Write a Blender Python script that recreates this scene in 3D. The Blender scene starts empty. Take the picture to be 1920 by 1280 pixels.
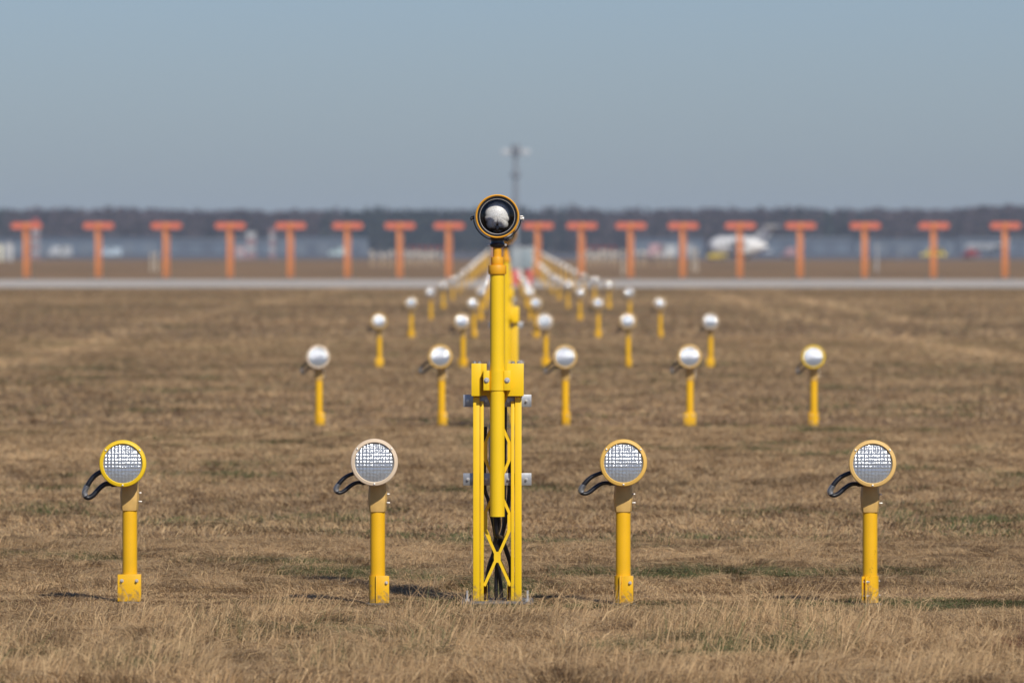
import bpy, math, random
import numpy as np
from mathutils import Vector, Matrix
R = math.radians
random.seed(7)
rng = np.random.default_rng(11)
S = bpy.context.scene
COL = S.collection

# ------------------------------------------------------------------ camera, sky, sun, exposure
EYE = 1.567
FPX = 12709.0                       # focal length in pixels of a 1920 wide frame
cam_d = bpy.data.cameras.new('camera')
cam = bpy.data.objects.new('camera', cam_d); COL.objects.link(cam)
S.camera = cam
cam_d.sensor_width = 36.0
cam_d.lens = FPX / 1920 * 36
cam_d.clip_start = 0.5
cam_d.clip_end = 30000
cam.location = (0, 0, EYE)
cam.rotation_euler = (R(90) - math.atan(172 / FPX), 0, -math.atan(9 / FPX))
cam_d.dof.use_dof = True
cam_d.dof.focus_distance = 30.0
cam_d.dof.aperture_fstop = 5.6
cam_d.dof.aperture_blades = 0

SUN = Vector((0.81, -1.9, 1.70)).normalized()
sun_el = math.asin(SUN.z)
sun_d = bpy.data.lights.new('sun', 'SUN')
sun_d.energy = 4.0; sun_d.angle = R(0.5); sun_d.color = (1.0, 0.93, 0.82)
sun = bpy.data.objects.new('sun', sun_d); COL.objects.link(sun)
sun.rotation_euler = SUN.to_track_quat('Z', 'Y').to_euler()
sun.location = (0, 0, 60)

W = bpy.data.worlds.new('World'); S.world = W
W.use_nodes = True
nt = W.node_tree; nt.nodes.clear()
sky = nt.nodes.new('ShaderNodeTexSky'); sky.sky_type = 'NISHITA'
sky.sun_disc = False
sky.sun_elevation = sun_el
sky.sun_rotation = math.atan2(SUN.x, SUN.y)
sky.altitude = 0
sky.air_density = 1.0; sky.dust_density = 0.6; sky.ozone_density = 3.0
tint = nt.nodes.new('ShaderNodeMix'); tint.data_type = 'RGBA'; tint.blend_type = 'MULTIPLY'
tint.inputs['Factor'].default_value = 1.0
tint.inputs['B'].default_value = (0.76, 0.89, 1.23, 1)
bg = nt.nodes.new('ShaderNodeBackground'); bg.inputs['Strength'].default_value = 0.067
out = nt.nodes.new('ShaderNodeOutputWorld')
nt.links.new(sky.outputs[0], tint.inputs['A'])
nt.links.new(tint.outputs['Result'], bg.inputs[0])
nt.links.new(bg.outputs[0], out.inputs[0])

S.view_settings.view_transform = 'Standard'
S.view_settings.look = 'None'
S.view_settings.gamma = 1
S.view_settings.exposure = 0.0
S.cycles.max_bounces = 8
S.cycles.transparent_max_bounces = 8
S.cycles.volume_bounces = 1
S.cycles.sample_clamp_indirect = 4
S.cycles.caustics_reflective = False
S.cycles.caustics_refractive = False

# ------------------------------------------------------------------ helpers
def lin(r, g, b):
    f = lambda c: (c / 255 / 12.92) if c / 255 <= 0.04045 else ((c / 255 + 0.055) / 1.055) ** 2.4
    return (f(r), f(g), f(b))

def mat(name, col, rough=0.5, metal=0.0, spec=0.5, var=0.0, vscale=20.0, dirt=None, dscale=30.0, dlo=0.6, coat=0.0,
        bump=0.0, bscale=200.0):
    m = bpy.data.materials.new(name); m.use_nodes = True
    n = m.node_tree.nodes; l = m.node_tree.links
    p = n['Principled BSDF']
    p.inputs['Base Color'].default_value = (*col, 1)
    p.inputs['Roughness'].default_value = rough
    p.inputs['Metallic'].default_value = metal
    p.inputs['Specular IOR Level'].default_value = spec
    p.inputs['Coat Weight'].default_value = coat
    p.inputs['Coat Roughness'].default_value = 0.05
    src = None
    tc = n.new('ShaderNodeTexCoord')
    if var > 0:
        no = n.new('ShaderNodeTexNoise'); no.inputs['Scale'].default_value = vscale; no.inputs['Detail'].default_value = 4
        l.new(tc.outputs['Object'], no.inputs['Vector'])
        cr = n.new('ShaderNodeValToRGB')
        cr.color_ramp.elements[0].color = (*[c * (1 - var) for c in col], 1); cr.color_ramp.elements[0].position = 0.3
        cr.color_ramp.elements[1].color = (*[min(1, c * (1 + var)) for c in col], 1); cr.color_ramp.elements[1].position = 0.7
        l.new(no.outputs['Fac'], cr.inputs[0]); src = cr.outputs[0]
    if dirt:
        no = n.new('ShaderNodeTexNoise'); no.inputs['Scale'].default_value = dscale; no.inputs['Detail'].default_value = 8
        no.inputs['Roughness'].default_value = 0.7
        l.new(tc.outputs['Object'], no.inputs['Vector'])
        mr = n.new('ShaderNodeMapRange'); mr.inputs['From Min'].default_value = dlo; mr.inputs['From Max'].default_value = dlo + 0.1
        l.new(no.outputs['Fac'], mr.inputs['Value'])
        mx = n.new('ShaderNodeMix'); mx.data_type = 'RGBA'
        l.new(mr.outputs[0], mx.inputs['Factor'])
        if src: l.new(src, mx.inputs['A'])
        else: mx.inputs['A'].default_value = (*col, 1)
        mx.inputs['B'].default_value = (*dirt, 1)
        src = mx.outputs['Result']
    if src: l.new(src, p.inputs['Base Color'])
    if bump > 0:
        no = n.new('ShaderNodeTexNoise'); no.inputs['Scale'].default_value = bscale; no.inputs['Detail'].default_value = 3
        l.new(tc.outputs['Object'], no.inputs['Vector'])
        b = n.new('ShaderNodeBump'); b.inputs['Strength'].default_value = bump; b.inputs['Distance'].default_value = 0.002
        l.new(no.outputs['Fac'], b.inputs['Height']); l.new(b.outputs[0], p.inputs['Normal'])
    return m

class MB:
    def __init__(s): s.v = []; s.f = []
    def add(s, vs, fs):
        o = len(s.v); s.v += [tuple(v) for v in vs]; s.f += [tuple(i + o for i in f) for f in fs]; return s
    def box(s, x0, x1, y0, y1, z0, z1, b=0.0):
        if b <= 0:
            vs = [(x, y, z) for x in (x0, x1) for y in (y0, y1) for z in (z0, z1)]
            return s.add(vs, [(0, 1, 3, 2), (4, 6, 7, 5), (0, 4, 5, 1), (2, 3, 7, 6), (0, 2, 6, 4), (1, 5, 7, 3)])
        import bmesh
        bm = bmesh.new(); bmesh.ops.create_cube(bm, size=1)
        for v in bm.verts:
            v.co = ((x0 + x1) / 2 + v.co.x * (x1 - x0), (y0 + y1) / 2 + v.co.y * (y1 - y0), (z0 + z1) / 2 + v.co.z * (z1 - z0))
        bmesh.ops.bevel(bm, geom=bm.edges[:], offset=b, segments=2, affect='EDGES', profile=0.5)
        bm.verts.ensure_lookup_table()
        s.add([v.co.copy() for v in bm.verts], [[v.index for v in f.verts] for f in bm.faces]); bm.free(); return s
    def lathe(s, prof, axis='Z', c=(0, 0, 0), n=32, cap=True):
        """prof: list of (r, t); axis Z: t along +z; axis Y: t along +y"""
        vs = []; fs = []
        for r, t in prof:
            for i in range(n):
                a = 2 * math.pi * i / n
                p = (r * math.cos(a), r * math.sin(a), t) if axis == 'Z' else ((r * math.cos(a), t, r * math.sin(a)) if axis == 'Y' else (t, r * math.cos(a), r * math.sin(a)))
                vs.append((p[0] + c[0], p[1] + c[1], p[2] + c[2]))
        for k in range(len(prof) - 1):
            for i in range(n):
                j = (i + 1) % n
                fs.append((k * n + i, k * n + j, (k + 1) * n + j, (k + 1) * n + i))
        if cap:
            if prof[0][0] > 1e-6: fs.append(tuple(range(n))[::-1])
            if prof[-1][0] > 1e-6: fs.append(tuple((len(prof) - 1) * n + i for i in range(n)))
        return s.add(vs, fs)
    def tube(s, pts, r, n=10, cap=True):
        pts = [Vector(p) for p in pts]
        rs = r if isinstance(r, (list, tuple)) else [r] * len(pts)
        vs = []; fs = []; up = Vector((0.13, 0.9, 0.31)).normalized()
        for k, p in enumerate(pts):
            d = (pts[min(k + 1, len(pts) - 1)] - pts[max(k - 1, 0)]).normalized()
            if abs(d.dot(up)) > 0.97: up = Vector((1, 0, 0))
            a = d.cross(up).normalized(); b = d.cross(a).normalized(); up = -b if b.dot(up) < 0 else b
            a = d.cross(up).normalized()
            for i in range(n):
                t = 2 * math.pi * i / n
                vs.append(p + (a * math.cos(t) + up * math.sin(t)) * rs[k])
        for k in range(len(pts) - 1):
            for i in range(n):
                j = (i + 1) % n
                fs.append((k * n + i, k * n + j, (k + 1) * n + j, (k + 1) * n + i))
        if cap: fs += [tuple(range(n))[::-1], tuple((len(pts) - 1) * n + i for i in range(n))]
        return s.add(vs, fs)
    def prism(s, outline, y0, y1):
        """outline (x,z) polygon extruded in y"""
        n = len(outline)
        vs = [(x, y0, z) for x, z in outline] + [(x, y1, z) for x, z in outline]
        fs = [tuple(range(n)), tuple(range(n, 2 * n))[::-1]] + [(i, i + n, (i + 1) % n + n, (i + 1) % n) for i in range(n)]
        return s.add(vs, fs)
    def xform(s, M):
        s.v = [tuple(M @ Vector(v)) for v in s.v]; return s
    def mesh(s, name, m, smooth=True, ang=35):
        me = bpy.data.meshes.new(name); me.from_pydata(s.v, [], s.f); me.update()
        import bmesh
        bm = bmesh.new(); bm.from_mesh(me); bmesh.ops.recalc_face_normals(bm, faces=bm.faces[:]); bm.to_mesh(me); bm.free()
        if smooth:
            me.polygons.foreach_set('use_smooth', [True] * len(me.polygons)); me.set_sharp_from_angle(angle=R(ang))
        me.materials.append(m); return me
    def build(s, name, m, parent=None, loc=None, smooth=True, ang=35):
        return link(name, s.mesh(name, m, smooth, ang), parent, loc)

def link(name, me, parent=None, loc=None):
    o = bpy.data.objects.new(name, me); COL.objects.link(o)
    if parent: o.parent = parent
    if loc: o.location = loc
    return o

def catmull(P, n=8):
    P = [Vector(p) for p in P]; Q = [P[0]] + P + [P[-1]]; out = []
    for i in range(1, len(Q) - 2):
        a, b, c, d = Q[i - 1], Q[i], Q[i + 1], Q[i + 2]
        for k in range(n):
            t = k / n
            out.append(0.5 * ((2 * b) + (-a + c) * t + (2 * a - 5 * b + 4 * c - d) * t * t + (-a + 3 * b - 3 * c + d) * t ** 3))
    out.append(P[-1]); return out

def tag(o, label=None, cat=None, group=None, kind=None):
    if label: o['label'] = label
    if cat: o['category'] = cat
    if group: o['group'] = group
    if kind: o['kind'] = kind
    return o
def thing(name, label, cat, loc=(0, 0, 0), rz=0.0, group=None):
    o = link(name, None); o.location = loc; o.rotation_euler = (0, 0, rz)
    o.empty_display_size = 0.1
    return tag(o, label, cat, group)
def copy_tree(o, parent=None):
    c = o.copy(); COL.objects.link(c)
    if parent: c.parent = parent
    for ch in list(o.children): copy_tree(ch, c)
    return c
def px(x, D): return (x - 951) * D / FPX          # image column of a 1920 wide frame -> world x at distance D
def pz(y, D): return EYE - (y - 468) * D / FPX     # image row -> world z

# ------------------------------------------------------------------ materials
YEL = (0.83, 0.47, 0.008)
M = {}
M['yellow'] = mat('yellow_paint', (0.86, 0.56, 0.012), 0.42, var=0.04, vscale=6, spec=0.4)
M['yellow_pole'] = mat('yellow_pole_paint', (0.82, 0.455, 0.010), 0.42, var=0.05, vscale=8, dirt=(0.42, 0.23, 0.04), dscale=38, dlo=0.63, spec=0.4)
M['ring_yellow'] = mat('bright_yellow_rim', (0.84, 0.56, 0.015), 0.4, var=0.03)
M['ring_cream'] = mat('faded_cream_rim', (0.70, 0.56, 0.40), 0.6, var=0.05, vscale=15)
M['ring_ochre'] = mat('faded_ochre_rim', (0.75, 0.46, 0.10), 0.5, var=0.05, vscale=15)
M['ring_pale'] = mat('pale_ochre_rim', (0.74, 0.48, 0.16), 0.55, var=0.05, vscale=15)
M['neck'] = mat('weathered_ochre_casting', (0.66, 0.42, 0.13), 0.6, var=0.10, vscale=25, dirt=(0.16, 0.11, 0.05), dscale=55, dlo=0.62)
M['black'] = mat('black_rubber', (0.012, 0.013, 0.017), 0.38, var=0.2, vscale=40)
M['black_metal'] = mat('black_paint', (0.010, 0.011, 0.014), 0.28, coat=0.3)
M['steel'] = mat('steel_bolt', (0.70, 0.68, 0.64), 0.38, 0.6, var=0.1, vscale=100)
M['galv'] = mat('galvanised_steel', (0.40, 0.41, 0.42), 0.42, 0.6, var=0.15, vscale=60)
M['concrete'] = mat('concrete', (0.15, 0.14, 0.125), 0.9, var=0.2, vscale=30, dirt=(0.12, 0.10, 0.08), dscale=12, dlo=0.55)
M['lens'] = mat('prismatic_lens', (0.36, 0.38, 0.40), 0.17, 0.45, coat=0.6)
M['orange_head'] = mat('red_orange_radome', (0.56, 0.145, 0.085), 0.5, var=0.05, vscale=3)
M['orange_post'] = mat('orange_post', (0.62, 0.215, 0.065), 0.5, var=0.05, vscale=3)

def splash(m, top=0.16):
    n = m.node_tree.nodes; l = m.node_tree.links; p = n['Principled BSDF']
    src = p.inputs['Base Color'].links[0].from_socket
    tc = n.new('ShaderNodeTexCoord'); sp = n.new('ShaderNodeSeparateXYZ'); l.new(tc.outputs['Object'], sp.inputs[0])
    no = n.new('ShaderNodeTexNoise'); no.inputs['Scale'].default_value = 45; no.inputs['Detail'].default_value = 6; l.new(tc.outputs['Object'], no.inputs['Vector'])
    mr = n.new('ShaderNodeMapRange'); mr.inputs['From Min'].default_value = 0.0; mr.inputs['From Max'].default_value = top
    mr.inputs['To Min'].default_value = 0.12; mr.inputs['To Max'].default_value = -0.22; l.new(sp.outputs['Z'], mr.inputs['Value'])
    ad = n.new('ShaderNodeMath'); l.new(no.outputs['Fac'], ad.inputs[0]); l.new(mr.outputs[0], ad.inputs[1])
    m2 = n.new('ShaderNodeMapRange'); m2.inputs['From Min'].default_value = 0.50; m2.inputs['From Max'].default_value = 0.66; m2.inputs['To Max'].default_value = 0.75; l.new(ad.outputs[0], m2.inputs['Value'])
    mx = n.new('ShaderNodeMix'); mx.data_type = 'RGBA'; l.new(m2.outputs[0], mx.inputs['Factor']); l.new(src, mx.inputs['A']); mx.inputs['B'].default_value = (0.30, 0.20, 0.09, 1)
    l.new(mx.outputs['Result'], p.inputs['Base Color'])
splash(M['yellow_pole'], 0.14); splash(M['yellow'], 0.14)
# prismatic lens: the moulded prisms turn every normal upwards
def lens_nodes(m, cell=0.0155):
    n = m.node_tree.nodes; l = m.node_tree.links; p = n['Principled BSDF']
    def math_(op, a, b=None):
        x = n.new('ShaderNodeMath'); x.operation = op
        for k, v in enumerate((a, b)):
            if v is None: continue
            if isinstance(v, (int, float)): x.inputs[k].default_value = v
            else: l.new(v, x.inputs[k])
        return x.outputs[0]
    tc = n.new('ShaderNodeTexCoord'); sp = n.new('ShaderNodeSeparateXYZ'); l.new(tc.outputs['Object'], sp.inputs[0])
    hx = math_('COSINE', math_('MULTIPLY', sp.outputs['X'], 2 * math.pi / cell))
    hz = math_('COSINE', math_('MULTIPLY', sp.outputs['Z'], 2 * math.pi / cell))
    mr = n.new('ShaderNodeMapRange'); mr.inputs['From Min'].default_value = -0.045; mr.inputs['From Max'].default_value = -0.010; mr.inputs['To Min'].default_value = 0.12
    l.new(sp.outputs['Z'], mr.inputs['Value'])
    h = math_('ADD', hx, math_('MULTIPLY', hz, mr.outputs[0]))
    no = n.new('ShaderNodeTexNoise'); no.inputs['Scale'].default_value = 90; no.inputs['Detail'].default_value = 2; l.new(tc.outputs['Object'], no.inputs['Vector'])
    h2 = math_('ADD', math_('ADD', math_('MULTIPLY', hx, 1.7), math_('MULTIPLY', math_('MULTIPLY', hz, mr.outputs[0]), 1.1)), math_('MULTIPLY', no.outputs['Fac'], 4.0))
    g = n.new('ShaderNodeNewGeometry'); a = n.new('ShaderNodeVectorMath'); a.operation = 'ADD'; a.inputs[1].default_value = (0.14, 0, 0.15)
    nm = n.new('ShaderNodeVectorMath'); nm.operation = 'NORMALIZE'; l.new(g.outputs['Normal'], a.inputs[0]); l.new(a.outputs[0], nm.inputs[0])
    for inp, dist, hh_ in (('Normal', 0.00036, h2), ('Coat Normal', 0.0007, h)):
        b = n.new('ShaderNodeBump'); b.inputs['Strength'].default_value = 1.0; b.inputs['Distance'].default_value = dist
        l.new(hh_, b.inputs['Height']); l.new(nm.outputs[0], b.inputs['Normal']); l.new(b.outputs[0], p.inputs[inp])
lens_nodes(M['lens'])
M['lens_clean'] = mat('clean_prismatic_lens', (0.40, 0.42, 0.44), 0.14, 0.55, coat=0.8); lens_nodes(M['lens_clean'])  # same lens brightened: glare of the better aimed rows put into its colour
# strobe parts
m = bpy.data.materials.new('clear_cover_glass'); m.use_nodes = True
n = m.node_tree.nodes; l = m.node_tree.links; n.remove(n['Principled BSDF'])
tr = n.new('ShaderNodeBsdfTransparent'); gl = n.new('ShaderNodeBsdfGlossy'); gl.inputs['Roughness'].default_value = 0.03
fr = n.new('ShaderNodeFresnel'); fr.inputs['IOR'].default_value = 1.45
mx = n.new('ShaderNodeMixShader'); l.new(fr.outputs[0], mx.inputs[0]); l.new(tr.outputs[0], mx.inputs[1]); l.new(gl.outputs[0], mx.inputs[2])
l.new(mx.outputs[0], n['Material Output'].inputs[0]); M['glass'] = m
m = mat('frosted_flash_glass', (0.80, 0.80, 0.76), 0.30, 0.0, coat=0.8, var=0.30, vscale=260, bump=0.5, bscale=300); M['frost'] = m

# field material: straw with olive and brown patches
def field_mat(name, dark=0.55):
    m = bpy.data.materials.new(name); m.use_nodes = True
    n = m.node_tree.nodes; l = m.node_tree.links; p = n['Principled BSDF']
    p.inputs['Roughness'].default_value = 0.95; p.inputs['Specular IOR Level'].default_value = 0.1
    geo = n.new('ShaderNodeNewGeometry')
    def noise(sc, det, rough, stretch=1.0):
        mp = n.new('ShaderNodeMapping'); mp.inputs['Scale'].default_value = (1, stretch, 1); l.new(geo.outputs['Position'], mp.inputs[0])
        o = n.new('ShaderNodeTexNoise'); o.inputs['Scale'].default_value = sc; o.inputs['Detail'].default_value = det
        o.inputs['Roughness'].default_value = rough; l.new(mp.outputs[0], o.inputs['Vector']); return o.outputs['Fac']
    def ramp(f, a, b, ca, cb):
        r = n.new('ShaderNodeValToRGB'); r.color_ramp.elements[0].position = a; r.color_ramp.elements[1].position = b
        r.color_ramp.elements[0].color = (*ca, 1); r.color_ramp.elements[1].color = (*cb, 1); l.new(f, r.inputs[0]); return r.outputs[0]
    def mix(f, a, b, mode='MIX'):
        x = n.new('ShaderNodeMix'); x.data_type = 'RGBA'; x.blend_type = mode
        if isinstance(f, float): x.inputs['Factor'].default_value = f
        else: l.new(f, x.inputs['Factor'])
        l.new(a, x.inputs['A']); l.new(b, x.inputs['B']); return x.outputs['Result']
    k = dark
    a = ramp(noise(1.2, 6, 0.7), 0.32, 0.68, (0.155 * k, 0.098 * k, 0.052 * k), (0.40 * k, 0.26 * k, 0.145 * k))
    b = ramp(noise(0.07, 4, 0.6, 0.35), 0.35, 0.65, (0.72, 0.74, 0.72), (1.12, 1.08, 1.04))
    c = mix(1.0, a, b, 'MULTIPLY')
    g = ramp(noise(0.35, 5, 0.65, 0.5), 0.56, 0.72, (0, 0, 0), (1, 1, 1))
    gc = n.new('ShaderNodeRGB'); gc.outputs[0].default_value = (0.11 * k, 0.105 * k, 0.045 * k, 1)
    l.new(mix(g, c, gc.outputs[0]), p.inputs['Base Color'])
    return m
M['field'] = field_mat('dry_grass_field', 0.78)
M['far_field'] = M['field']

# ------------------------------------------------------------------ setting
def sheet(name, x0, x1, y0, y1, z, m, nx=1, ny=1, kind='structure'):
    vs = [(x0 + (x1 - x0) * i / nx, y0 + (y1 - y0) * j / ny, z) for j in range(ny + 1) for i in range(nx + 1)]
    fs = [(j * (nx + 1) + i, j * (nx + 1) + i + 1, (j + 1) * (nx + 1) + i + 1, (j + 1) * (nx + 1) + i) for j in range(ny) for i in range(nx)]
    o = link(name, None) if False else None
    me = bpy.data.meshes.new(name); me.from_pydata(vs, [], fs); me.materials.append(m)
    return tag(link(name, me), kind=kind)
sheet('ground', -6000, 6000, -200, 12000, 0.0, M['field'])
m_road = mat('pale_gravel', (0.50, 0.445, 0.37), 0.9, var=0.16, vscale=0.12, dirt=(0.33, 0.28, 0.22), dscale=0.25, dlo=0.56)
m_road.node_tree.nodes['Texture Coordinate'].outputs['Object']
sheet('gravel_road', -400, 400, 276, 352, 0.02, m_road)
m_apron = mat('apron_asphalt', (0.11, 0.11, 0.115), 0.85, var=0.15, vscale=0.03)
M['beyond'] = field_mat('cropped_far_grass', 1.0)
sheet('field', -1200, 1200, 352, 1060, 0.01, M['beyond'])
sheet('apron', -900, 900, 1060, 2440, 0.02, m_apron)

# ------------------------------------------------------------------ grass
def pnoise(x, y, sc, seed):
    """smooth value noise"""
    r = np.random.default_rng(seed); T = r.random((256, 256))
    u = x * sc + 1000; v = y * sc + 1000
    iu = np.floor(u).astype(int); iv = np.floor(v).astype(int); fu = u - iu; fv = v - iv
    fu = fu * fu * (3 - 2 * fu); fv = fv * fv * (3 - 2 * fv)
    g = lambda a, b: T[a % 256, b % 256]
    return (g(iu, iv) * (1 - fu) + g(iu + 1, iv) * fu) * (1 - fv) + (g(iu, iv + 1) * (1 - fu) + g(iu + 1, iv + 1) * fu) * fv
STRAW = np.array([(0.62, 0.44, 0.25), (0.50, 0.33, 0.18), (0.36, 0.23, 0.12), (0.26, 0.18, 0.11), (0.44, 0.33, 0.21)]) * np.array([1.05, 1.035, 0.96])
def blades(N, y0, y1, hw, hgt, wid, lean, tall=False, seed=1):
    """hw(y): half width; returns verts (N,7,3), colours (N,3)"""
    r = np.random.default_rng(seed)
    y = np.sqrt(r.random(N) * (y1 ** 2 - y0 ** 2) + y0 ** 2)
    x = (r.random(N) * 2 - 1) * hw(y)
    patch = pnoise(x, y * 0.6, 0.9, 5) * 0.5 + pnoise(x, y * 0.5, 0.28, 6) * 0.5
    fine = pnoise(x, y, 5.0, 9)
    keep = fine + 0.45 * r.random(N) > 0.33
    tuft = pnoise(x, y * 0.8, 2.6, 15)
    soft = np.clip((y - 31) / 8, 0, 1) * 0.5; patch = patch * (1 - soft) + 0.5 * soft
    h = hgt * (0.35 + 0.8 * patch + np.where(y < 36, 0.5, 0.25) * tuft) * (0.4 + 1.0 * r.random(N)) * (0.6 + 0.8 * fine)
    # worn short strip round the lamp feet
    for k in (1, 2, 3, 4):
        near = np.exp(-(np.maximum(np.abs(y - 29.85) - 0.85, 0) / 0.4) ** 2) * 1.3 if k == 1 else np.exp(-((y - 30 * k) / 1.2) ** 2) * 0.5
        h = h * (1 - 0.55 * near)
    if tall: keep &= (pnoise(x, y, 3.2, 21) + 0.3 * r.random(N) > 0.72)
    x, y, h, patch, fine = x[keep], y[keep], h[keep], patch[keep], fine[keep]; N = len(x)
    # keep blades off the poles' fronts only by chance; dark hole tufts allowed
    az = pnoise(x, y, 2.2, 16) * 4 * math.pi + r.normal(0, 0.9, N)
    az2 = az + r.normal(0, 0.7, N)
    ln = np.abs(r.normal(lean, 0.5, N))
    w = wid * (0.6 + 0.8 * r.random(N))
    if tall: az = 0.4 + 2.0 * (pnoise(x, y, 1.8, 17) - 0.5) + r.normal(0, 0.55, N)
    dx, dy = np.cos(az), np.sin(az)
    # three levels
    p0 = np.stack([x, y, np.zeros(N) - 0.002], 1)
    p1 = p0 + np.stack([dx * h * ln * 0.30, dy * h * ln * 0.30, h * 0.55], 1)
    sag = np.clip(1.0 - 0.35 * ln, 0.15, 1.0)
    p2 = p1 + np.stack([np.cos(az2) * h * ln * 0.75, np.sin(az2) * h * ln * 0.75, h * 0.55 * (sag - 0.25)], 1)
    p2[:, 2] = np.maximum(p2[:, 2], 0.004)
    # ribbon side vector mostly facing camera
    sa = r.normal(0, 0.6, N); sx, sy = np.cos(sa), np.sin(sa)
    side = np.stack([sx, sy, r.normal(0, 0.25, N)], 1) * w[:, None] * 0.5
    V = np.stack([p0 - side, p0 + side, p1 - side * 0.8, p1 + side * 0.8, p2], 1)
    ci = np.minimum((r.random(N) ** 1.1 * 5).astype(int), 4)
    C = STRAW[ci] * (0.75 + 0.5 * r.random(N))[:, None] * (0.72 + 0.50 * patch)[:, None]
    big = pnoise(x, y * 0.5, 0.20, 31)
    C = C * (0.84 + 0.30 * big)[:, None]
    band = pnoise(x * 0.30, y * 0.9, 0.55, 61) * 0.6 + pnoise(x, y * 0.8, 0.8, 62) * 0.4
    soft = np.clip((y - 31) / 8, 0, 1) * 0.25; band = band * (1 - soft) + 0.5 * soft
    C = C * (0.72 + 0.58 * band)[:, None]
    for tx_ in (7.1, -7.0, 9.3):
        tr_ = np.exp(-((x - tx_ - 0.4 * np.sin(y * 0.03)) / 0.45) ** 2); C = C * (1 + 0.5 * tr_)[:, None]
    far_ = np.clip((y - 60) / 120, 0, 1); wide = pnoise(x * 0.18, y * 0.5, 0.16, 63)
    C = C * ((1 + far_ * (wide - 0.5) * 0.6) * (1 - 0.14 * np.clip((y - 200) / 25, 0, 1)))[:, None]
    if tall: C = STRAW[(r.random(N) * 2).astype(int)] * (0.75 + 0.35 * r.random(N))[:, None]
    # green: along the foot line and in patches
    gp = pnoise(x, y * 0.7, 1.1, 77) * 0.6 + pnoise(x, y, 3.0, 78) * 0.4
    line = np.exp(-((y - 29.9) / 0.50) ** 2) * 0.38 + sum(np.exp(-((y - 30 * k) / (0.9 * k ** 0.5)) ** 2) * 0.10 for k in (2, 3))
    g = (gp + line + 0.32 * r.random(N)) > 0.93
    C[g] = np.array([0.105, 0.120, 0.045]) * (0.7 + 0.7 * r.random(g.sum()))[:, None]
    # reddish dock patch in the right foreground
    red = ((x - 2.05) / 0.13) ** 2 + ((y - 26.2) / 0.5) ** 2 < 1
    C[red & (r.random(N) < 0.7)] = (0.13, 0.035, 0.02)
    return V, C
def hw_view(m): return lambda y: y * 960 / FPX * 1.12 + m
sets = [
    blades(230000, 24.0, 28.95, hw_view(0.3), 0.070, 0.0026, 1.3, seed=1),
    blades(45000, 28.95, 29.7, hw_view(0.3), 0.060, 0.0025, 1.4, seed=11),
    blades(360000, 29.7, 36.0, hw_view(0.3), 0.055, 0.0024, 1.6, seed=2),
    blades(26000, 24.0, 29.0, hw_view(0.3), 0.15, 0.0025, 0.9, tall=True, seed=3),
    blades(7000, 29.3, 40.0, hw_view(0.3), 0.10, 0.0025, 0.8, tall=True, seed=4),
    blades(300000, 36.0, 60.0, hw_view(0.5), 0.050, 0.0040, 1.6, seed=5),
    blades(260000, 60.0, 120.0, hw_view(0.8), 0.045, 0.0075, 1.7, seed=6),
    blades(200000, 120.0, 275.0, hw_view(1.5), 0.045, 0.018, 1.8, seed=7)]
V = np.concatenate([s[0] for s in sets]); C = np.concatenate([s[1] for s in sets]); N = len(V)
print('blades', N)
me = bpy.data.meshes.new('grass')
me.vertices.add(N * 5); me.vertices.foreach_set('co', V.reshape(-1).astype(np.float32))
base = (np.arange(N) * 5)[:, None]
lq = base + np.array([0, 1, 3, 2]); lt = base + np.array([2, 3, 4])
loops = np.concatenate([lq.reshape(-1), lt.reshape(-1)]).astype(np.int32)
me.loops.add(len(loops)); me.loops.foreach_set('vertex_index', loops)
starts = np.concatenate([np.arange(N) * 4, N * 4 + np.arange(N) * 3]).astype(np.int32)
me.polygons.add(2 * N); me.polygons.foreach_set('loop_start', starts)
me.update(calc_edges=True)
ca = me.color_attributes.new('tone', 'FLOAT_COLOR', 'POINT')
cc = np.ones((N * 5, 4), np.float32); cc[:, :3] = np.repeat(C, 5, axis=0); ca.data.foreach_set('color', cc.reshape(-1))
gm = bpy.data.materials.new('grass_blades'); gm.use_nodes = True
n = gm.node_tree.nodes; l = gm.node_tree.links; p = n['Principled BSDF']
at = n.new('ShaderNodeAttribute'); at.attribute_name = 'tone'; l.new(at.outputs['Color'], p.inputs['Base Color'])
p.inputs['Roughness'].default_value = 0.6; p.inputs['Specular IOR Level'].default_value = 0.25
tl = n.new('ShaderNodeBsdfTranslucent'); l.new(at.outputs['Color'], tl.inputs[0])
mx = n.new('ShaderNodeMixShader'); mx.inputs[0].default_value = 0.2
l.new(p.outputs[0], mx.inputs[1]); l.new(tl.outputs[0], mx.inputs[2]); l.new(mx.outputs[0], n['Material Output'].inputs[0])
me.materials.append(gm)
tag(link('grass', me), 'dry straw-coloured grass covering the whole field', 'grass', kind='stuff')

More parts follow.
